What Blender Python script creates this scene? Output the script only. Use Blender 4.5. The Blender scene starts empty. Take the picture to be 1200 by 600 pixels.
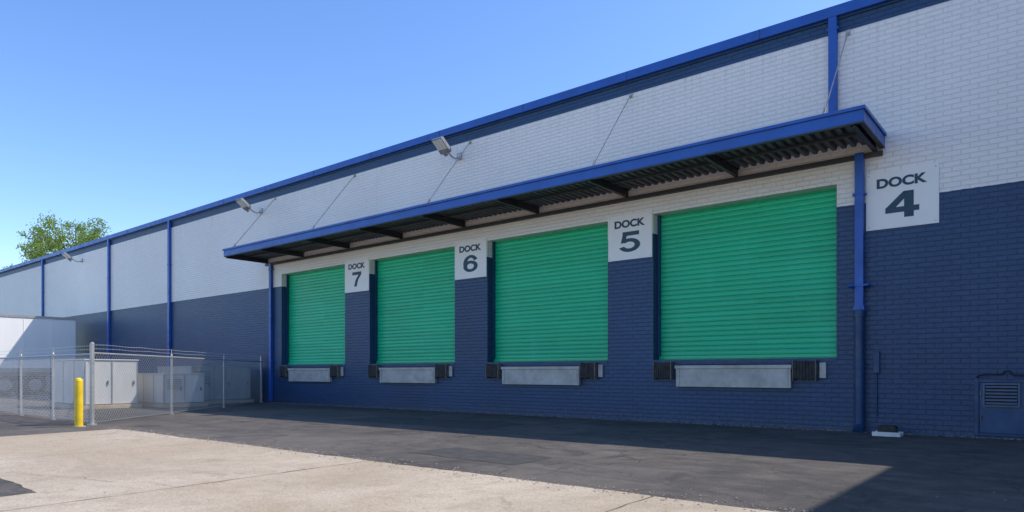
import bpy, math, random
from mathutils import Vector, Matrix, noise
random.seed(7)
R=math.radians
sc=bpy.context.scene
col=sc.collection

# ---------------------------------------------------------------- helpers
def empty(name, loc=(0,0,0)):
    o=bpy.data.objects.new(name,None); o.location=loc; o.empty_display_size=0.3
    col.objects.link(o); return o

class MB:
    def __init__(s): s.v=[]; s.f=[]
    def box(s,x0,x1,y0,y1,z0,z1):
        b=len(s.v)
        s.v+= [(x0,y0,z0),(x1,y0,z0),(x1,y1,z0),(x0,y1,z0),(x0,y0,z1),(x1,y0,z1),(x1,y1,z1),(x0,y1,z1)]
        s.f+= [tuple(b+i for i in q) for q in ((0,3,2,1),(4,5,6,7),(0,1,5,4),(1,2,6,5),(2,3,7,6),(3,0,4,7))]
        return s
    def tube(s,p,q,r,n=8,r2=None,cap=True):
        p=Vector(p); q=Vector(q); d=(q-p)
        if d.length<1e-6: return s
        d.normalize()
        a=d.orthogonal().normalized(); c=d.cross(a)
        if r2 is None: r2=r
        b=len(s.v)
        for i in range(n):
            t=2*math.pi*(i+.5)/n; s.v.append(tuple(p+(a*math.cos(t)+c*math.sin(t))*r))
        for i in range(n):
            t=2*math.pi*(i+.5)/n; s.v.append(tuple(q+(a*math.cos(t)+c*math.sin(t))*r2))
        for i in range(n):
            j=(i+1)%n; s.f.append((b+i,b+j,b+n+j,b+n+i))
        if cap:
            s.f.append(tuple(b+i for i in reversed(range(n)))); s.f.append(tuple(b+n+i for i in range(n)))
        return s
    def path(s,pts,r,n=8):
        for a,b in zip(pts[:-1],pts[1:]): s.tube(a,b,r,n)
        return s
    def quad(s,a,b,c,d):
        k=len(s.v); s.v+=[a,b,c,d]; s.f.append((k,k+1,k+2,k+3)); return s
    def make(s,name,mat,parent=None,bevel=0,smooth=False,mtx=None):
        me=bpy.data.meshes.new(name); me.from_pydata(s.v,[],s.f); me.update()
        o=bpy.data.objects.new(name,me); col.objects.link(o)
        if mtx is not None: me.transform(mtx)
        me.materials.append(mat)
        if smooth:
            for p in me.polygons: p.use_smooth=True
        if bevel:
            m=o.modifiers.new('b','BEVEL'); m.width=bevel; m.segments=2; m.limit_method='ANGLE'
        if parent: o.parent=parent
        return o

def mat_new(name):
    m=bpy.data.materials.new(name); m.use_nodes=True
    nt=m.node_tree; b=nt.nodes['Principled BSDF']; return m,nt,b
def N(nt,t,**k):
    n=nt.nodes.new(t)
    for a,v in k.items(): setattr(n,a,v)
    return n
def L(nt,a,b): nt.links.new(a,b)
def noise_n(nt,vec,scale,detail=4,rough=.55,dist=0):
    n=N(nt,'ShaderNodeTexNoise'); n.inputs['Scale'].default_value=scale; n.inputs['Detail'].default_value=detail
    n.inputs['Roughness'].default_value=rough; n.inputs['Distortion'].default_value=dist
    if vec: L(nt,vec,n.inputs['Vector'])
    return n.outputs['Fac']
def ramp(nt,fac,stops):
    r=N(nt,'ShaderNodeValToRGB'); e=r.color_ramp.elements
    while len(e)<len(stops): e.new(.5)
    for i,(p,c) in enumerate(stops):
        e[i].position=p; e[i].color=(c,c,c,1) if not isinstance(c,tuple) else (*c,1)
    L(nt,fac,r.inputs['Fac']); return r.outputs['Color']
def mix(nt,fac,a,b,mode='MIX'):
    m=N(nt,'ShaderNodeMix',data_type='RGBA',blend_type=mode)
    for s,v in ((m.inputs[0],fac),(m.inputs[6],a),(m.inputs[7],b)):
        if isinstance(v,bpy.types.NodeSocket): L(nt,v,s)
        elif isinstance(v,tuple): s.default_value=(*v,1)
        else: s.default_value=v
    return m.outputs[2]
def mapping(nt,scale,vec=None):
    if vec is None:
        g=N(nt,'ShaderNodeNewGeometry'); vec=g.outputs['Position']
    m=N(nt,'ShaderNodeMapping'); m.inputs['Scale'].default_value=scale; L(nt,vec,m.inputs['Vector']); return m.outputs[0]
def bump(nt,b,h,strength,dist):
    n=N(nt,'ShaderNodeBump'); n.inputs['Strength'].default_value=strength; n.inputs['Distance'].default_value=dist
    L(nt,h,n.inputs['Height']); L(nt,n.outputs[0],b.inputs['Normal'])
def math_n(nt,op,a,b=None):
    n=N(nt,'ShaderNodeMath',operation=op)
    for i,v in enumerate((a,b)):
        if v is None: continue
        if isinstance(v,bpy.types.NodeSocket): L(nt,v,n.inputs[i])
        else: n.inputs[i].default_value=v
    return n.outputs[0]

def simple(name,c,rough=.5,metal=0,var=.15,scale=3.0,streak=False,bmp=0):
    m,nt,b=mat_new(name)
    v=mapping(nt,(1,1,.15) if streak else (1,1,1))
    f=noise_n(nt,v,scale,5)
    lo=tuple(x*(1-var) for x in c); hi=tuple(min(1,x*(1+var)) for x in c)
    L(nt,ramp(nt,f,[(.3,lo),(.7,hi)]),b.inputs['Base Color'])
    f2=noise_n(nt,v,scale*3,4)
    L(nt,ramp(nt,f2,[(.3,max(0,rough-.1)),(.7,min(1,rough+.12))]),b.inputs['Roughness'])
    b.inputs['Metallic'].default_value=metal
    if bmp: bump(nt,b,noise_n(nt,mapping(nt,(1,1,1)),scale*12,3),bmp,.004)
    return m

def wall_mat():
    m,nt,b=mat_new('painted_brick')
    g=N(nt,'ShaderNodeNewGeometry'); s=N(nt,'ShaderNodeSeparateXYZ'); L(nt,g.outputs['Position'],s.inputs[0])
    x=math_n(nt,'ADD',s.outputs[0],s.outputs[1]); z=s.outputs[2]
    c=N(nt,'ShaderNodeCombineXYZ'); L(nt,x,c.inputs[0]); L(nt,z,c.inputs[1])
    br=N(nt,'ShaderNodeTexBrick'); L(nt,c.outputs[0],br.inputs['Vector'])
    br.inputs['Scale'].default_value=1; br.inputs['Brick Width'].default_value=.26; br.inputs['Row Height'].default_value=.09
    br.inputs['Mortar Size'].default_value=.009; br.inputs['Mortar Smooth'].default_value=.4
    br.inputs['Color1'].default_value=(1,1,1,1); br.inputs['Color2'].default_value=(.88,.88,.88,1); br.inputs['Mortar'].default_value=(.66,.66,.66,1)
    wob=math_n(nt,'MULTIPLY',noise_n(nt,g.outputs['Position'],9,2),.02)
    zz=math_n(nt,'ADD',z,wob)
    lo=math_n(nt,'LESS_THAN',zz,4.27); hi=math_n(nt,'GREATER_THAN',z,7.57)
    nav=math_n(nt,'MAXIMUM',lo,hi)
    n1=noise_n(nt,mapping(nt,(.35,.35,.35)),1,6,.6)
    st=noise_n(nt,mapping(nt,(3,3,.22)),1,5,.6)
    fine=noise_n(nt,g.outputs['Position'],14,5,.6)
    wc=mix(nt,ramp(nt,n1,[(.35,0.0),(.7,1.0)]),(.875,.81,.745),(.925,.87,.80))
    wc=mix(nt,ramp(nt,st,[(.6,0.0),(.85,.25)]),wc,(.62,.56,.49))
    tp=ramp(nt,math_n(nt,'MULTIPLY',math_n(nt,'SUBTRACT',7.6,z),.6),[(0,.4),(.35,.1),(1,0.0)])
    st2=noise_n(nt,mapping(nt,(9,9,.3)),1,4,.6)
    wc=mix(nt,math_n(nt,'MULTIPLY',tp,ramp(nt,st2,[(.5,0.0),(.7,.7)])),wc,(.46,.45,.43))
    nc=mix(nt,ramp(nt,n1,[(.3,0.0),(.7,1.0)]),(.0135,.050,.128),(.021,.072,.180))
    nc=mix(nt,ramp(nt,st,[(.55,0.0),(.85,.35)]),nc,(.042,.088,.16))
    low=ramp(nt,z,[(0,.75),(.35,.12),(.9,0.0)])
    sc_=math_n(nt,'MULTIPLY',low,ramp(nt,fine,[(.42,0.0),(.66,1.0)]))
    nc=mix(nt,sc_,nc,(.12,.115,.105))
    chip=noise_n(nt,mapping(nt,(3.2,3.2,5.5)),1.7,8,.78)
    nc=mix(nt,ramp(nt,chip,[(.67,0.0),(.72,.45)]),nc,(.07,.09,.13))
    cc=mix(nt,nav,wc,nc)
    cc=mix(nt,math_n(nt,'ADD',math_n(nt,'MULTIPLY',nav,.62),.30),cc,br.outputs['Color'],'MULTIPLY')
    L(nt,cc,b.inputs['Base Color'])
    L(nt,ramp(nt,fine,[(.3,.36),(.7,.56)]),b.inputs['Roughness'])
    h=math_n(nt,'ADD',math_n(nt,'MULTIPLY',br.outputs['Fac'],-1),math_n(nt,'MULTIPLY',fine,.5))
    bump(nt,b,h,.8,.010)
    return m

PITCH=.106
def green_mat():
    m,nt,b=mat_new('green_roll_door_paint')
    g=N(nt,'ShaderNodeNewGeometry'); s=N(nt,'ShaderNodeSeparateXYZ'); L(nt,g.outputs['Position'],s.inputs[0])
    a=noise_n(nt,mapping(nt,(.22,.22,.9)),1.2,5,.6)
    bb=noise_n(nt,mapping(nt,(1.6,.8,.5)),1.3,5,.6)
    sp=noise_n(nt,g.outputs['Position'],18,5,.7)
    c=mix(nt,ramp(nt,a,[(.3,0.0),(.7,1.0)]),(.004,.50,.225),(.008,.60,.285))
    c=mix(nt,ramp(nt,bb,[(.52,0.0),(.8,.35)]),c,(.06,.66,.38))
    c=mix(nt,ramp(nt,sp,[(.64,0.0),(.76,.3)]),c,(.01,.26,.13))
    fl=math_n(nt,'FLOOR',math_n(nt,'DIVIDE',math_n(nt,'SUBTRACT',s.outputs[2],1.48),PITCH))
    xs=math_n(nt,'FLOOR',math_n(nt,'DIVIDE',s.outputs[0],5.02))
    cb=N(nt,'ShaderNodeCombineXYZ'); L(nt,fl,cb.inputs[0]); L(nt,xs,cb.inputs[1])
    wn=N(nt,'ShaderNodeTexWhiteNoise',noise_dimensions='2D'); L(nt,cb.outputs[0],wn.inputs['Vector'])
    c=mix(nt,1.0,c,ramp(nt,wn.outputs['Value'],[(0,.88),(1,1.0)]),'MULTIPLY')
    L(nt,c,b.inputs['Base Color'])
    L(nt,ramp(nt,a,[(.3,.28),(.7,.42)]),b.inputs['Roughness'])
    return m

def asphalt_mat():
    m,nt,b=mat_new('asphalt')
    g=N(nt,'ShaderNodeNewGeometry'); P=g.outputs['Position']
    big=noise_n(nt,P,.28,6,.62,.4); mid=noise_n(nt,P,2.2,6,.65); fine=noise_n(nt,P,55,4,.75)
    vo=N(nt,'ShaderNodeTexVoronoi'); vo.inputs['Scale'].default_value=80; L(nt,P,vo.inputs['Vector'])
    c=mix(nt,ramp(nt,big,[(.36,0.0),(.64,1.0)]),(.070,.061,.054),(.150,.128,.108))
    c=mix(nt,ramp(nt,mid,[(.45,0.0),(.72,.6)]),c,(.21,.178,.145))
    c=mix(nt,ramp(nt,noise_n(nt,P,1.1,6,.65,.8),[(.54,0.0),(.64,.6)]),c,(.042,.038,.035))
    tw=noise_n(nt,mapping(nt,(.12,1.4,1)),1.5,5,.6,.3)
    c=mix(nt,ramp(nt,tw,[(.54,0.0),(.68,.4)]),c,(.04,.037,.034))
    c=mix(nt,.85,c,ramp(nt,fine,[(.32,.42),(.66,1.0)]),'MULTIPLY')
    c=mix(nt,ramp(nt,vo.outputs['Distance'],[(.0,.55),(.24,0.0)]),c,(.31,.27,.22))
    cr=N(nt,'ShaderNodeTexVoronoi',feature='DISTANCE_TO_EDGE'); cr.inputs['Scale'].default_value=.36
    wp=N(nt,'ShaderNodeVectorMath',operation='ADD'); L(nt,P,wp.inputs[0])
    nn=N(nt,'ShaderNodeTexNoise'); nn.inputs['Scale'].default_value=1.6; nn.inputs['Detail'].default_value=6; L(nt,P,nn.inputs['Vector'])
    L(nt,nn.outputs['Color'],wp.inputs[1]); L(nt,wp.outputs[0],cr.inputs['Vector'])
    c=mix(nt,ramp(nt,cr.outputs['Distance'],[(0.0,.6),(.004,.3),(.008,0.0)]),c,(.02,.019,.018))
    L(nt,c,b.inputs['Base Color']); b.inputs['Roughness'].default_value=.9
    bump(nt,b,math_n(nt,'ADD',fine,math_n(nt,'MULTIPLY',vo.outputs['Distance'],-.8)),.8,.010)
    return m
def concrete_mat():
    m,nt,b=mat_new('weathered_concrete')
    g=N(nt,'ShaderNodeNewGeometry'); P=g.outputs['Position']
    big=noise_n(nt,P,.5,7,.65,.6); mid=noise_n(nt,P,3.5,6,.7); fine=noise_n(nt,P,45,5,.8)
    c=mix(nt,ramp(nt,big,[(.34,0.0),(.66,1.0)]),(.43,.345,.24),(.60,.50,.375))
    c=mix(nt,ramp(nt,noise_n(nt,P,.22,5,.6,1.0),[(.48,0.0),(.64,.5)]),c,(.41,.315,.205))
    c=mix(nt,ramp(nt,mid,[(.48,0.0),(.72,.6)]),c,(.37,.29,.20))
    c=mix(nt,ramp(nt,noise_n(nt,P,9,6,.75),[(.57,0.0),(.68,.6)]),c,(.27,.21,.15))
    # dark stained blotches with hard outlines
    c=mix(nt,ramp(nt,noise_n(nt,P,1.3,8,.7,.6),[(.60,0.0),(.64,.35)]),c,(.24,.19,.135))
    c=mix(nt,.9,c,ramp(nt,fine,[(.34,.55),(.60,1.0)]),'MULTIPLY')
    vo=N(nt,'ShaderNodeTexVoronoi'); vo.inputs['Scale'].default_value=50; L(nt,P,vo.inputs['Vector'])
    c=mix(nt,ramp(nt,vo.outputs['Distance'],[(.0,.6),(.2,0.0)]),c,(.18,.145,.105))
    L(nt,c,b.inputs['Base Color']); b.inputs['Roughness'].default_value=.88
    bump(nt,b,math_n(nt,'ADD',fine,math_n(nt,'MULTIPLY',mid,.6)),.7,.008)
    return m

M_wall=wall_mat(); M_green=green_mat(); M_asph=asphalt_mat(); M_conc=concrete_mat()
M_blue=simple('blue_trim_paint',(.016,.098,.40),.38,var=.14,scale=2)
M_navy=simple('navy_metal_paint',(.016,.055,.14),.45,var=.2,scale=3)
M_deck=simple('dark_metal_deck',(.14,.143,.15),.5,.1,var=.25,scale=2)
M_beam=simple('dark_beam_paint',(.038,.041,.048),.5,var=.2)
M_white=simple('white_sign_paint',(.89,.85,.79),.45,var=.02)
M_text=simple('sign_lettering',(.012,.055,.095),.5,var=.05)
M_rubber=simple('black_rubber',(.040,.037,.034),.85,var=.4,scale=8,bmp=.5)
M_plate=simple('galvanised_plate',(.44,.415,.38),.5,.1,var=.22,scale=4,bmp=.15)
M_rust=simple('worn_steel',(.17,.15,.13),.65,.2,var=.4,scale=7)
M_rod=simple('tie_rod_steel',(.40,.37,.33),.6,.2,var=.3,scale=7)
M_galv=simple('galvanised_steel',(.44,.43,.41),.42,.5,var=.12,scale=6)
M_wire=simple('galvanised_wire',(.56,.55,.52),.45,.3,var=.1)
M_yell=simple('yellow_bollard_paint',(.80,.54,.015),.45,var=.12,scale=5)
M_trailer=simple('white_trailer_panel',(.88,.86,.82),.4,var=.04,scale=1.2,streak=True)
M_hvac=simple('weathered_sheet_metal',(.36,.36,.355),.48,.1,var=.2,scale=2.5,streak=True)
M_hvac2=simple('pale_cabinet_paint',(.55,.54,.51),.48,0,var=.12,scale=2.0,streak=True)
M_dark=simple('dark_recess',(.02,.02,.022),.8)
M_roof=simple('roof_membrane',(.45,.45,.44),.8)
M_lens=simple('led_lens',(.75,.75,.70),.25,var=.03)
M_stone=simple('stone_debris',(.26,.22,.17),.9,var=.5,scale=30)
M_tar=simple('crack_filler',(.13,.10,.07),.9,var=.4,scale=10)
M_tar2=simple('asphalt_crack_dark',(.022,.020,.018),.9,var=.3,scale=10)
M_patch=simple('asphalt_patch',(.050,.046,.042),.9,var=.35,scale=5,bmp=.6)

# ---------------------------------------------------------------- ground
MB().quad((-700,-700,0),(700,-700,0),(700,700,0),(-700,700,0)).make('ground',M_asph)

def wobble_strip(name,mat,outline,z,amp=.05,step=.15):
    pts=[]
    n=len(outline)
    for i in range(n):
        a=Vector(outline[i]); b=Vector(outline[(i+1)%n]); L_=(b-a).length; k=max(1,int(L_/step))
        for j in range(k):
            p=a.lerp(b,j/k)
            if abs(p.x)<40 and L_<200:
                p=p+Vector((noise.noise(Vector((p.x*.9,p.y*.9,z*50))),noise.noise(Vector((p.x*.9+31,p.y*.9,2)))))*amp
                p=p+Vector((noise.noise(Vector((p.x*5,p.y*5,3))),noise.noise(Vector((p.x*5,p.y*5+9,4)))))*amp*.5
            pts.append((p.x,p.y,z))
    me=bpy.data.meshes.new(name); me.from_pydata(pts,[],[tuple(range(len(pts)))]); me.update()
    o=bpy.data.objects.new(name,me); col.objects.link(o); me.materials.append(mat); return o
wobble_strip('concrete_pavement',M_conc,[(-14.4,-8.5),(-14.1,-11.9),(-7.3,-11.88),(-7.2,-17),(-60,-17.2),(-60,-60),(40,-60),(40,-8.45)],.004,amp=.06,step=.1)  # visible strip, plus unseen lot extended behind camera to bounce warm light onto wall
wobble_strip('asphalt_patch',M_patch,[(-13.2,-2.6),(-9.0,-2.4),(-8.8,-4.1),(-13.4,-4.2)],.0035,amp=.05,step=.1)
wobble_strip('asphalt_patch',M_patch,[(-7.0,-6.7),(-5.2,-6.8),(-5.1,-7.7),(-7.1,-7.6)],.0035,amp=.05,step=.1)

def crack(mb,pts,w,z,jit=.04,step=.12,seed=0):
    P=[]
    for a,b in zip(pts[:-1],pts[1:]):
        a=Vector(a);b=Vector(b);k=max(1,int((b-a).length/step))
        for j in range(k): P.append(a.lerp(b,j/k))
    P.append(Vector(pts[-1]))
    Q=[]
    for i,p in enumerate(P):
        o=noise.noise(Vector((p.x*2.3,p.y*2.3,seed)))*jit*2+noise.noise(Vector((p.x*9,p.y*9,seed)))*jit
        d=(P[min(i+1,len(P)-1)]-P[max(i-1,0)]).normalized(); nrm=Vector((-d.y,d.x))
        ww=w*(.25+1.1*abs(noise.noise(Vector((p.x*5,p.y*5,seed+4))))); c=p+nrm*o
        Q.append((c+nrm*ww,c-nrm*ww))
    for (a,b),(c,d) in zip(Q[:-1],Q[1:]):
        mb.quad((a.x,a.y,z),(b.x,b.y,z),(d.x,d.y,z),(c.x,c.y,z))
cm=MB()
crack(cm,[(-6.75,-8.5),(-6.55,-12.0),(-6.5,-16)],.012,.008,.012,seed=1)
crack(cm,[(-2.85,-8.5),(-2.7,-12),(-2.7,-16)],.012,.008,.012,seed=2)
crack(cm,[(-10.5,-8.5),(-10.45,-11.9)],.008,.008,.012,seed=3)
crack(cm,[(-6.6,-10.9),(-7.8,-11.3),(-9.5,-11.9)],.005,.008,.06,step=.04,seed=5)
cm.make('pavement_joints',M_tar)
cm=MB()
crack(cm,[(-22,-5.6),(-14,-5.9),(-8,-5.4),(-4,-6.4),(-1.5,-6.2)],.010,.0075,.12,seed=8)
crack(cm,[(-9.5,-8.4),(-8.6,-6.4),(-7.9,-4.1),(-7.4,-1.0)],.009,.0075,.12,seed=9)
crack(cm,[(-4.6,-8.3),(-4.1,-6),(-3.2,-3)],.008,.0075,.12,seed=10)
cm.make('asphalt_cracks',M_tar2)

g=MB()
def pebble(x,y,z,r):
    b=len(g.v)
    for (dx,dy,dz) in ((1,0,0),(0,1,0),(-1,0,0),(0,-1,0),(0,0,1)):
        k=r*random.uniform(.6,1.2); g.v.append((x+dx*k,y+dy*k,z+dz*k*.7))
    g.f+=[(b,b+1,b+4),(b+1,b+2,b+4),(b+2,b+3,b+4),(b+3,b,b+4)]
for i in range(1100):
    pebble(random.uniform(-15,0),-8.48+random.gauss(0,.14),.005,random.uniform(.005,.018))
for i in range(1500):
    pebble(random.uniform(-23,0),-abs(random.gauss(0,.07))-.02,.001,random.uniform(.008,.03))
for i in range(500):
    pebble(random.uniform(-18,0),random.uniform(-12,-1),.005,random.uniform(.004,.012))
g.make('gravel',M_stone)

# ---------------------------------------------------------------- warehouse
W=empty('warehouse_building')
OPEN=[(-22.25,-18.52),(-17.25,-13.50),(-12.27,-8.47),(-7.28,-3.42)]
SZ,HZ=1.38,4.70
w=MB(); T=.36
w.box(-75,OPEN[0][0],0,T,0,8.0)
w.box(OPEN[0][0],OPEN[-1][1],0,T,0,SZ)
w.box(OPEN[0][0],OPEN[-1][1],0,T,HZ,8.0)
for a,b in zip(OPEN[:-1],OPEN[1:]): w.box(a[1],b[0],0,T,SZ,HZ)
w.box(OPEN[-1][1],2.85,0,T,0,8.0)
w.make('front_wall',M_wall,W)
MB().box(2.85,16,-6,T,0,8.0).make('unseen_side_wing',M_wall,W)  # unseen wing, placed and sized to cast the ground shadow at right
MB().box(-75,16,25,25.3,0,8).box(-75,-74.7,T,25,0,8).box(15.7,16,T,25,0,8).make('outer_walls',M_wall,W)
MB().box(-74.7,15.7,T+.002,24.998,7.6,7.8).make('roof',M_roof,W)
MB().box(-74.7,15.7,T+.5,T+.6,0,5.2).make('inner_partition',M_dark,W)
f=MB()
f.box(-75.1,2.73,-.12,.45,7.86,8.06)
f.box(2.73,16.1,-6.12,.45,7.862,8.062)
f.make('roof_fascia',M_blue,W,bevel=.008)
f=MB()
for x in [i*3.05-75 for i in range(26)]: f.box(x,x+.012,-.126,-.121,7.862,8.058)
f.make('fascia_joints',M_navy,W)
MB().box(-75,2.8,-.035,-.003,7.82,7.858).make('fascia_drip',M_navy,W)

def spout(x,z0,z1,wd=.14,mat=M_blue,nm='downspout'):
    d=MB(); d.box(x-wd/2,x+wd/2,-.115,-.012,z0,z1)
    for z in [z1-.25-i*1.7 for i in range(int((z1-z0)/1.7)+1)]:
        if z>z0: d.box(x-wd/2-.035,x+wd/2+.035,-.121,-.003,z,z+.04)
    d.make(nm,mat,W,bevel=.008)
for x in (-31.05,-37.75,-47.6): spout(x,.05,7.86,.17)
spout(-3.47,5.5,7.86,.15)
spout(-22.85,.05,5.15,.13)
d=MB(); d.box(-3.08,-2.93,-.14,-.02,2.3,5.18)
d.box(-3.12,-2.89,-.146,-.003,4.4,4.44)
d.make('canopy_downspout',M_blue,W,bevel=.01)
d=MB(); d.box(-3.17,-2.84,-.15,-.003,2.70,2.74); d.tube((-2.9,-.16,2.72),(-2.82,-.2,2.72),.03,8); d.tube((-3.1,-.16,2.72),(-3.18,-.2,2.72),.03,8)
d.box(-3.1,-2.91,-.16,-.003,2.26,2.34)
d.make('downspout_bracket',M_blue,W,bevel=.006)
d=MB(); d.tube((-3.005,-.09,.12),(-3.005,-.09,2.28),.085,16); d.tube((-3.005,-.09,2.14),(-3.005,-.09,2.27),.10,16)
d.tube((-3.005,-.09,1.2),(-3.005,-.09,1.28),.097,16); d.tube((-3.005,-.09,.1),(-3.005,-.22,.03),.09,16)
d.make('cast_iron_boot',M_navy,W)
d=MB(); d.box(-2.78,-2.68,-.06,-.003,1.1,1.5); d.tube((-2.73,-.03,.3),(-2.73,-.03,1.1),.014); d.make('junction_box',M_navy,W,bevel=.006)

M_hatch=simple('hatch_paint',(.020,.065,.16),.45,var=.15)
h=MB(); h.box(-1.24,-1.172,-.035,-.003,.04,1.0); h.box(-.368,-.30,-.035,-.003,.04,1.0); h.box(-1.172,-.368,-.035,-.003,.935,1.0); h.box(-1.172,-.368,-.035,-.003,.04,.085); h.make('hatch_frame',M_navy,W,bevel=.008)
h=MB(); h.box(-1.165,-.375,-.022,-.003,.09,.93); h.make('hatch_door',M_hatch,W,bevel=.004)
h=MB(); h.box(-1.09,-.64,-.03,-.024,.55,.90); h.make('louvre_recess',M_dark,W)
h=MB()
for i in range(6):
    z=.575+i*.055
    h.box(-1.08,-.65,-.058,-.032,z,z+.030)
h.box(-1.12,-1.09,-.062,-.024,.53,.93); h.box(-.64,-.61,-.062,-.024,.53,.93); h.box(-1.09,-.64,-.062,-.024,.9,.93); h.box(-1.09,-.64,-.062,-.024,.53,.56)
h.make('louvre_blades',simple('louvre_paint',(.06,.105,.19),.4),W)
h=MB(); h.tube((-1.145,-.03,.3),(-1.145,-.03,.38),.018); h.tube((-1.145,-.03,.72),(-1.145,-.03,.8),.018); h.box(-.45,-.40,-.05,-.024,.42,.56); h.make('hinges_and_latch',M_rust,W)
h=MB(); pts=[(-1.2,-.06,1.02),(-1.16,-.1,1.06),(-1.05,-.12,1.08),(-.85,-.12,1.07),(-.8,-.12,1.13),(-.74,-.12,1.13),(-.70,-.12,1.06),(-.45,-.12,1.05)]
h.path(pts,.014); h.make('hatch_pipe',M_dark,W)

for (a,b) in OPEN:
    mb=MB(); pitch=PITCH; n=int((HZ+.05-SZ-.1)/pitch)+1
    prof=[]; z=SZ+.10
    for i in range(n):
        for (t,y) in ((0,.0),(.05,-.012),(.16,-.019),(.45,-.022),(.74,-.019),(.90,-.012),(.95,.0)):
            prof.append((z+pitch*(i+t),y))
    prof.append((z+pitch*n,0))
    k=len(mb.v)
    for (zz,y) in prof: mb.v+=[(a+.01,.30+y,zz),(b-.01,.30+y,zz)]
    for i in range(len(prof)-1): mb.f.append((k+2*i,k+2*i+1,k+2*i+3,k+2*i+2))
    mb.make('roll_up_door',M_green,W)
    mb=MB(); mb.box(a+.01,b-.01,.262,.31,SZ+.012,SZ+.10); mb.box(a+.01,b-.01,.235,.262,SZ+.03,SZ+.042)
    mb.make('door_bottom_bar',M_green,W,bevel=.004)
    mb=MB(); mb.box(a+.002,a+.055,.20,.262,SZ+.102,HZ-.002); mb.box(b-.055,b-.002,.20,.262,SZ+.102,HZ-.002)
    mb.make('door_guides',M_navy,W)
    mb=MB(); mb.box(a+.003,b-.003,-.012,.29,SZ-.004,SZ+.008); mb.box(a,b,-.012,-.003,SZ-.06,SZ-.006)
    mb.make('dock_sill',M_navy,W)
    p=a+.60; q=a+3.04
    mb=MB(); mb.box(p,q,-.10,-.004,.80,1.25); mb.box(p-.02,q+.02,-.125,-.102,1.19,1.262); mb.box(p+.05,p+.09,-.112,-.102,.84,1.18); mb.box(q-.09,q-.05,-.112,-.102,.84,1.18)
    mb.make('leveller_plate',M_plate,W,bevel=.006)
    mb=MB(); mb.box(p+.02,q-.02,-.06,-.003,1.262,1.285); mb.make('leveller_gap',M_dark,W)
    for (u,v) in ((a+.08,a+.48),(q+.06,q+.46)):
        mb=MB(); nl=7; st=(v-u)/nl
        for i in range(nl):
            mb.box(u+i*st+.002,u+(i+1)*st-.002,-.13+random.uniform(-.006,.006),-.004,.98+random.uniform(-.012,.012),1.33+random.uniform(-.008,.008))
        mb.make('dock_bumper',M_rubber,W,bevel=.006)
        mb=MB(); mb.box(u-.022,u-.003,-.14,-.004,.95,1.35); mb.box(v+.003,v+.022,-.14,-.004,.95,1.35)
        mb.tube((u-.03,-.1,1.06),(v+.03,-.1,1.06),.013); mb.tube((u-.03,-.1,1.24),(v+.03,-.1,1.24),.013)
        mb.make('bumper_brackets',M_rust,W,bevel=.003)
    mb=MB(); mb.box(q+.52,q+.64,-.05,-.004,1.0,1.30); mb.make('control_plate',M_plate,W,bevel=.004)

# ---- canopy
C=empty('loading_dock_canopy')
CX0,CX1,CY,CZ0,CZ1=-23.24,-2.60,-1.68,5.24,5.46
mb=MB(); mb.box(CX0,CX1,CY,CY+.02,CZ0,CZ1); mb.box(CX0,CX1,CY+.02,CY+.09,CZ1-.015,CZ1); 
mb.box(CX1-.02,CX1,CY+.021,-.004,CZ0,CZ1); mb.box(CX0,CX0+.02,CY+.021,-.004,CZ0,CZ1)
mb.make('fascia',M_blue,C,bevel=.004)
mb=MB(); mb.box(CX0-.03,CX1+.03,CY-.035,CY-.002,CZ1-.03,CZ1+.03); mb.box(CX1+.002,CX1+.03,CY-.002,-.004,CZ1-.03,CZ1+.03)
mb.make('gutter_lip',M_blue,C,bevel=.006)
mb=MB(); mb.box(CX0+.01,CX1-.01,CY-.001,CY+.07,CZ0-.025,CZ0-.002); mb.box(CX1-.07,CX1+.001,CY+.072,-.004,CZ0-.025,CZ0-.002)
mb.make('fascia_bottom_flange',M_beam,C)
mb=MB(); x=CX0+.03; pr=[]
while x<CX1-.2:
    for (dx,z) in ((0,5.34),(.07,5.34),(.09,5.41),(.15,5.41)): pr.append((x+dx,z))
    x+=.17
pr.append((CX1-.03,5.34))
for (xx,z) in pr: mb.v+=[(xx,CY+.025,z),(xx,-.006,z)]
for i in range(len(pr)-1): mb.f.append((2*i,2*i+1,2*i+3,2*i+2))
mb.make('corrugated_deck',M_deck,C)
mb=MB()
bx=[-2.75-2.585*i for i in range(8)]+[CX0+.12]
for x in bx:
    mb.box(x-.04,x+.04,CY+.03,-.01,5.17,5.18); mb.box(x-.005,x+.005,CY+.03,-.01,5.18,5.325); mb.box(x-.04,x+.04,CY+.03,-.01,5.325,5.336)
mb.box(CX0+.03,CX1-.03,-.09,-.008,5.08,5.165)
mb.box(CX0+.03,CX1-.03,-.9,-.84,5.28,5.324)
mb.make('support_beams',M_beam,C)
mb=MB()
for x in (-3.22,-7.85,-12.9,-18.0,-22.65):
    mb.tube((x,CY+.04,CZ1+.05),(x,-.02,7.52),.011,6)
    mb.tube((x,CY+.04,CZ1+.02),(x,CY+.12,CZ1+.16),.028,8)
    mb.box(x-.04,x+.04,-.02,-.003,7.47,7.57)
mb.make('tie_rods',M_rod,C)

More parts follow.
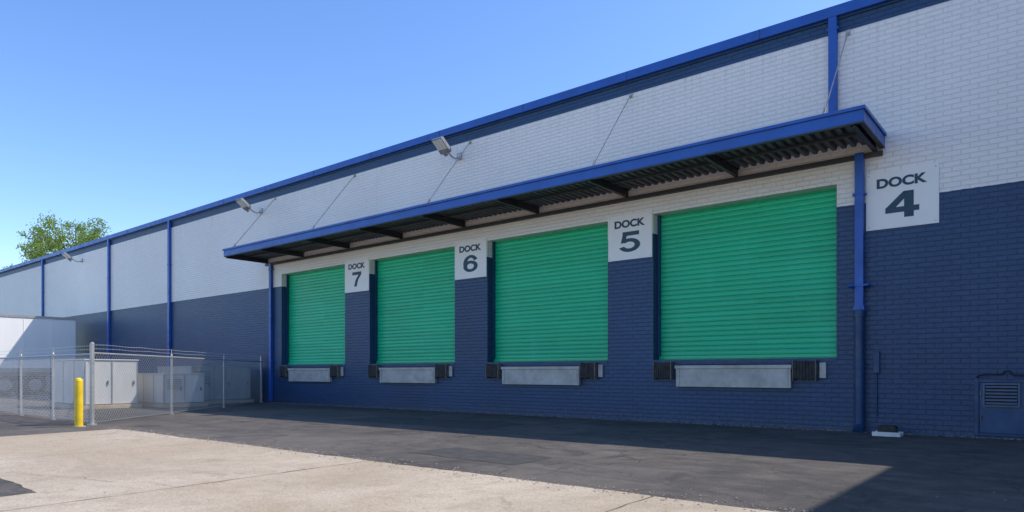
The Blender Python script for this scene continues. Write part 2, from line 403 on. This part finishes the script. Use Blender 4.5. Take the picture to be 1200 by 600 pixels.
# ---- dock signs
def text(body,cx,y,cz,wd,ht,par,off=.03):
    cu=bpy.data.curves.new('t','FONT'); cu.body=body; cu.size=1; cu.extrude=.002; cu.offset=off
    o=bpy.data.objects.new('t',cu); col.objects.link(o)
    bpy.context.view_layer.update()
    me=bpy.data.meshes.new_from_object(o.evaluated_get(bpy.context.evaluated_depsgraph_get()))
    bpy.data.objects.remove(o)
    xs=[v.co.x for v in me.vertices]; ys=[v.co.y for v in me.vertices]
    sx=wd/(max(xs)-min(xs)); sy=ht/(max(ys)-min(ys)); mx=(max(xs)+min(xs))/2; my=(max(ys)+min(ys))/2
    for v in me.vertices:
        v.co=Vector((cx+(v.co.x-mx)*sx, y-v.co.z*.8-.002, cz+(v.co.y-my)*sy))
    ob=bpy.data.objects.new('lettering_'+body.lower(),me); col.objects.link(ob); me.materials.clear(); me.materials.append(M_text); ob.parent=par
def arc(cx,cy,ro,ri,a0,a1,n=40):
    q=[]
    for i in range(n+1):
        t=R(a0+(a1-a0)*i/n); q.append(((cx+ro[0]*math.cos(t),cy+ro[1]*math.sin(t)),(cx+ri[0]*math.cos(t),cy+ri[1]*math.sin(t))))
    return [(a[0],b[0],b[1],a[1]) for a,b in zip(q[:-1],q[1:])]
DIG={
 '4':[[((.56,0),(.84,0),(.84,1),(.56,1))],[((0,.21),(1,.21),(1,.42),(0,.42))],[((0,.40),(.30,.40),(.60,.76),(.60,1),(.54,1))]],
 '5':[[((.14,.80),(.94,.80),(.94,1),(.14,1))],[((.05,.46),(.28,.46),(.35,.82),(.14,.82))],arc(.47,.335,(.52,.335),(.26,.165),198,503)],
 '6':[arc(.5,.335,(.5,.335),(.24,.165),0,360),arc(.52,.5,(.52,.5),(.26,.33),28,212)],
 '7':[[((0,.79),(1,.79),(1,1),(0,1))],[((.70,.80),(1,.80),(.66,.46),(.50,0),(.20,0),(.36,.44))]],
}
def digit(ch,cx,y,cz,wd,ht,par):
    mb=MB()
    for i,pc in enumerate(DIG[ch]):
        for pl in pc:
            k=len(mb.v); mb.v+=[(cx+(u-.5)*wd,y-.0008*i,cz+(v-.5)*ht) for (u,v) in pl]; mb.f.append(tuple(range(k,k+len(pl))))
    mb.make('numeral',M_text,par)
SG=[(-2.91,-1.75,'4'),(-8.45,-7.30,'5'),(-13.48,-12.29,'6'),(-18.50,-17.27,'7')]
for (a,b,n) in SG:
    s=empty('dock_number_sign')
    MB().box(a,b,-.022,-.003,3.73,4.78).make('panel',M_white,s,bevel=.003)
    cx=(a+b)/2; wd=b-a
    text('DOCK',cx,-.024,4.565,wd*.69,.18,s,.042)
    digit(n,cx+.01,-.025,4.14,.54 if n!='7' else .46,.47,s)
    m2=MB()
    for (xx,zz) in ((a+.05,3.78),(b-.05,3.78),(a+.05,4.73),(b-.05,4.73)): m2.tube((xx,-.021,zz),(xx,-.027,zz),.012,8)
    m2.make('screws',M_galv,s)

# ---- floodlights
M_lamp=simple('lamp_housing_grey',(.30,.30,.29),.45,.3)
for x in (-13.3,-23.6,-41.5):
    F=empty('wall_floodlight'); z=7.22
    mb=MB(); mb.box(x-.08,x+.08,-.05,-.003,z-.12,z+.08)
    mb.path([(x,-.04,z-.05),(x,-.18,z-.12),(x,-.32,z-.10),(x,-.50,z+.0),(x,-.58,z+.02)],.022)
    mb.make('bracket_arm',M_galv,F)
    mt=Matrix.Translation((x,-.74,z+.09))@Matrix.Rotation(R(-38),4,'X')
    mb=MB(); mb.box(-.19,.19,-.24,.24,-.02,.05)
    for i in range(9): 
        q=-.17+i*.0425; mb.box(q-.004,q+.004,-.2,.2,.051,.095)
    mb.box(-.06,.06,.16,.30,-.06,-.021)
    mb.make('lamp_housing',M_lamp,F,bevel=.005,mtx=mt)
    mb=MB()
    for (u0,u1) in ((-.165,-.06),(-.05,.05),(.06,.165)): mb.box(u0,u1,-.21,.10,-.032,-.022)
    mb.make('lens',M_lens,F,mtx=mt)

s=empty('splash_block')
b_=MB(); b_.box(-2.66,-2.22,-.78,-.48,.0,.05); b_.box(-2.66,-2.22,-.78,-.755,.05,.075); b_.box(-2.66,-2.22,-.505,-.48,.05,.075); b_.make('block',simple('white_block',(.72,.69,.64),.7),s,bevel=.008)
s=empty('bait_station')
b_=MB(); b_.box(-2.58,-2.30,-.74,-.52,.06,.17); b_.box(-2.56,-2.32,-.725,-.535,.17,.185); b_.tube((-2.44,-.742,.10),(-2.44,-.75,.10),.025,10); b_.make('box',M_rubber,s,bevel=.015)

# ---------------------------------------------------------------- bollard
s=empty('bollard')
b_=MB(); b_.tube((-15.66,-8.78,0),(-15.66,-8.78,.94),.075,24); b_.tube((-15.66,-8.78,.94),(-15.66,-8.78,.975),.075,24,.062); b_.tube((-15.66,-8.78,.975),(-15.66,-8.78,1.0),.062,24,.025)
b_.make('post',M_yell,s,smooth=False)
MB().tube((-15.66,-8.78,0),(-15.66,-8.78,.015),.12,24).make('footing',M_conc,s)

# ---------------------------------------------------------------- chain link fence
def fence(p,q,h,spacing,barb=True,name='chain_link_fence'):
    F=empty(name); p=Vector((*p,0)); q=Vector((*q,0)); Ln=(q-p).length; u=(q-p).normalized(); nr=Vector((-u.y,u.x,0))
    wi=MB(); st=.10; z0=.04; H=h-z0
    def P(s_,z,off): return p+u*s_+Vector((0,0,z))+nr*off
    s_=-H
    while s_<Ln:
        a0=max(s_,0); a1=min(s_+H,Ln)
        if a1>a0+.01:
            wi.tube(P(a0,z0+a0-s_,.002),P(a1,z0+a1-s_,.002),.0032,3,cap=False)
            wi.tube(P(a0,z0+H-(a0-s_),-.002),P(a1,z0+H-(a1-s_),-.002),.0032,3,cap=False)
        s_+=st
    wi.make('wire_mesh',M_wire,F)
    po=MB(); k=max(1,round(Ln/spacing))
    for i in range(k+1):
        c=P(Ln*i/k,0,.035); r=.042 if i in(0,k) else .028
        hh=h+.20 if i in (0,k) else h+.05
        po.tube(c,c+Vector((0,0,hh)),r,12); po.tube(c+Vector((0,0,hh)),c+Vector((0,0,hh+.03)),r*1.15,12,r*.4)
        if barb and i not in (0,k): po.tube(c+Vector((0,0,h+.04)),c+Vector((0,0,h+.20)),.010,6)
        po.tube(c+Vector((0,0,0)),c+Vector((0,0,.02)),r*2.2,12)
        for zz in (.3,.8,1.3): po.tube(c+Vector((0,0,zz)),c+Vector((0,0,zz+.02)),r*1.18,12)
    po.tube(P(0,h,.02),P(Ln,h,.02),.019,10)
    po.tube(P(0,.06,.0),P(Ln,.06,.0),.004,5)
    po.make('posts_and_rail',M_galv,F)
    if barb:
        bw=MB()
        for j in (1,2):
            fz=h+.02+.08*j; off=.022
            m=int(Ln/.5)
            for i in range(m):
                a=P(Ln*i/m,fz-.010*math.sin(i*2.1+j),off); b=P(Ln*(i+1)/m,fz-.010*math.sin((i+1)*2.1+j),off); bw.tube(a,b,.0025,3,cap=False)
            for i in range(int(Ln/.13)):
                c=P(i*.13+.02,fz,off); bw.tube(c-Vector((0,0,.020))-u*.01,c+Vector((0,0,.020))+u*.01,.0018,3,cap=False)
        bw.make('barbed_wire',M_wire,F)
    return F
fence((-15.95,-8.40),(-23.35,-.12),1.52,3.7)
fence((-33.0,-8.30),(-16.1,-8.42),1.50,2.45)

# ---------------------------------------------------------------- cabinets and condensers inside the yard
def unit(x0,x1,y0,y1,h,louv=1,mat=None,name='air_conditioning_unit'):
    U=empty(name); mat=mat or M_hvac
    b=MB(); b.box(x0,x1,y0,y1,.14,h); b.make('cabinet',mat,U,bevel=.012)
    b=MB(); b.box(x0-.03,x1+.03,y0-.03,y1+.03,h+.002,h+.04); b.make('lid',mat,U,bevel=.01)
    b=MB(); b.box(x0-.1,x1+.1,y0-.1,y1+.1,.0,.12); b.make('pad',M_conc,U,bevel=.01)
    b=MB(); n=max(2,round((y1-y0)/.7))
    for i in range(n+1):
        yy=y0+(y1-y0)*i/n; b.box(x1+.002,x1+.018,max(y0,yy-.02),min(y1,yy+.02),.16,h-.02)
    nx=max(2,round((x1-x0)/.8))
    for i in range(nx+1):
        xx=x0+(x1-x0)*i/nx; b.box(max(x0,xx-.02),min(x1,xx+.02),y0-.018,y0-.002,.16,h-.02)
    b.make('panel_seams',M_galv,U)
    b=MB()
    for i in range(n):
        yy=y0+(y1-y0)*(i+1)/n-.12; b.box(x1+.003,x1+.04,yy-.015,yy+.015,h*.5,h*.5+.12)
    b.make('handles',M_rust,U)
    if louv:
        b=MB(); ya=y0+.09; yb=y0+(y1-y0)/n-.09; z=h*.55
        while z<h-.15: b.box(x1+.003,x1+.012,ya,yb,z,z+.02); z+=.06
        b.make('louvres',M_rust,U)
unit(-26.3,-23.7,-2.6,-.4,1.30,1)
unit(-25.6,-22.9,-6.2,-4.7,1.48,0,M_hvac2,'electrical_cabinet')
unit(-24.4,-22.2,-4.2,-2.9,1.05,1,M_hvac2)

# ---------------------------------------------------------------- semi trailer at the far dock
T_=empty('semi_trailer')
x0,x1,y0,y1=-42.6,-40.0,-14.2,-.8
b=MB(); b.box(x0,x1,y0,y1,1.2,3.92); b.make('box_body',M_trailer,T_,bevel=.03)
b=MB()
yy=y0+.3
while yy<y1-.1: b.box(x1+.002,x1+.012,yy,yy+.03,1.36,3.82); yy+=1.2
b.make('side_posts',M_trailer,T_)
b=MB(); b.box(x1+.002,x1+.035,y0,y1,1.12,1.34); b.box(x1+.002,x1+.03,y0,y1,3.83,3.95); b.box(x0+.2,x0+.35,y0+.1,y1,.95,1.19); b.box(x1-.35,x1-.2,y0+.1,y1,.95,1.19)
b.make('rails',M_galv,T_)
b=MB(); rims=MB()
for yc in (-2.6,-3.85):
    for (xa,xb) in ((x1-.62,x1-.02),(x0+.02,x0+.62)):
        b.tube((xa,yc,.51),(xb,yc,.51),.51,28)
        rims.tube((xb+.001,yc,.51),(xb+.012,yc,.51),.29,20); rims.tube((xb+.013,yc,.51),(xb+.06,yc,.51),.10,12)
b.make('tyres',M_rubber,T_,bevel=.02); rims.make('rims',M_galv,T_)
b=MB(); b.box(x0+.3,x1-.3,-4.3,-2.1,.75,.95); 
for xx in (x0+.45,x1-.45): b.tube((xx,-11.8,.05),(xx,-11.8,1.1),.07,8); b.box(xx-.15,xx+.15,-11.95,-11.65,0,.05)
b.box(x0+.1,x1-.1,-1.0,-.9,.5,.62); b.box(x0+.5,x0+.6,-1.0,-.9,.62,1.1); b.box(x1-.6,x1-.5,-1.0,-.9,.62,1.1)
b.make('running_gear',M_beam,T_)

# ---------------------------------------------------------------- tree behind the roof
def leaf_mat(name,c):
    m,nt,b=mat_new(name); g=N(nt,'ShaderNodeNewGeometry')
    f=noise_n(nt,g.outputs['Position'],.8,3)
    L(nt,ramp(nt,f,[(.35,tuple(x*.6 for x in c)),(.65,tuple(x*1.35 for x in c))]),b.inputs['Base Color'])
    b.inputs['Roughness'].default_value=.6
    tr=N(nt,'ShaderNodeBsdfTranslucent'); tr.inputs[0].default_value=(c[0]*2.2,c[1]*2.2,c[2]*1.2,1)
    mx=N(nt,'ShaderNodeMixShader'); mx.inputs[0].default_value=.5
    L(nt,b.outputs[0],mx.inputs[1]); L(nt,tr.outputs[0],mx.inputs[2]); L(nt,mx.outputs[0],nt.nodes['Material Output'].inputs[0])
    return m
M_leaf=leaf_mat('spring_foliage',(.17,.24,.07)); M_bark=simple('bark',(.12,.09,.06),.9,var=.4)
def tree(cx,cy,H,cr,seed,name,nb=46):
    rnd=random.Random(seed); Tt=empty(name,(0,0,0)); tb=MB(); lf=MB()
    tb.tube((cx,cy,0),(cx+.3,cy,H*.35),.42,10,.30); tb.tube((cx+.3,cy,H*.35),(cx,cy+.2,H*.7),.30,10,.15); tb.tube((cx,cy+.2,H*.7),(cx,cy,H*.95),.15,8,.03)
    tips=[]
    for i in range(nb):
        t=rnd.uniform(.4,.95); a=rnd.uniform(0,6.283)
        rr=cr*math.sqrt(max(.05,1-((t-.68)/.36)**2))*rnd.uniform(.55,1.15)
        b0=Vector((cx,cy,H*(t-.12))); e=Vector((cx+math.cos(a)*rr,cy+math.sin(a)*rr,H*min(.98,t+rnd.uniform(0,.08))))
        mid=b0.lerp(e,.5)+Vector((rnd.uniform(-.4,.4),rnd.uniform(-.4,.4),.3))
        tb.tube(b0,mid,.09,6,.055,cap=False); tb.tube(mid,e,.055,6,.015,cap=False); tips+= [e,mid.lerp(e,.5),mid]
        for j in range(3):
            e2=mid.lerp(e,rnd.random())+Vector((rnd.gauss(0,.9),rnd.gauss(0,.9),rnd.uniform(.1,1.1))); tb.tube(mid.lerp(e,.4),e2,.03,5,.008,cap=False); tips.append(e2)
    for c in tips:
        n=rnd.randint(20,85); sg=rnd.uniform(.25,.5)
        for k in range(n):
            q=c+Vector((rnd.gauss(0,sg),rnd.gauss(0,sg),rnd.gauss(0,sg*.75)))
            d=Vector((rnd.gauss(0,1),rnd.gauss(0,1),rnd.gauss(0,1))).normalized(); e=d.orthogonal().normalized(); s_=rnd.uniform(.07,.17)
            lf.quad(tuple(q-d*s_),tuple(q-e*s_*.6),tuple(q+d*s_),tuple(q+e*s_*.6))
    tb.make('trunk_and_limbs',M_bark,Tt); lf.make('leaves',M_leaf,Tt)
tree(-96,17.6,20.6,5.4,3,'deciduous_tree',48)
tree(-109,17,19.4,3.2,11,'deciduous_tree',26)

# ---------------------------------------------------------------- light
sd=Vector((4.35,4.83,8.06)).normalized()
elev=math.asin(sd.z); az=math.atan2(sd.x,sd.y)
w=bpy.data.worlds.new('World'); sc.world=w; w.use_nodes=True; nt=w.node_tree
sky=nt.nodes.new('ShaderNodeTexSky'); sky.sky_type='NISHITA'; sky.sun_disc=False
sky.sun_elevation=elev; sky.sun_rotation=az; sky.air_density=1.0; sky.dust_density=.5; sky.ozone_density=3.0
hs=nt.nodes.new('ShaderNodeHueSaturation'); hs.inputs['Saturation'].default_value=1.18; hs.inputs['Value'].default_value=1.75; hs.inputs['Hue'].default_value=.509
nt.links.new(sky.outputs[0],hs.inputs['Color'])
nt.links.new(hs.outputs[0],nt.nodes['Background'].inputs[0]); nt.nodes['Background'].inputs[1].default_value=.15
sl=bpy.data.lights.new('sun','SUN'); sl.energy=5.0; sl.angle=R(.5); sl.color=(1,.94,.85)
so=bpy.data.objects.new('sun',sl); col.objects.link(so); so.rotation_euler=sd.to_track_quat('Z','Y').to_euler(); so.location=(0,0,30)

# ---------------------------------------------------------------- camera
cd=bpy.data.cameras.new('camera'); cd.sensor_width=36; cd.lens=24; cd.shift_y=137/1200; cd.clip_end=3000; cd.clip_start=.05
co=bpy.data.objects.new('camera',cd); col.objects.link(co); co.location=(0,-14,1.1); co.rotation_euler=(R(90),0,math.atan2(.6316,.7753))
sc.camera=co
sc.view_settings.view_transform='Standard'; sc.view_settings.look='None'; sc.view_settings.exposure=0; sc.view_settings.gamma=1
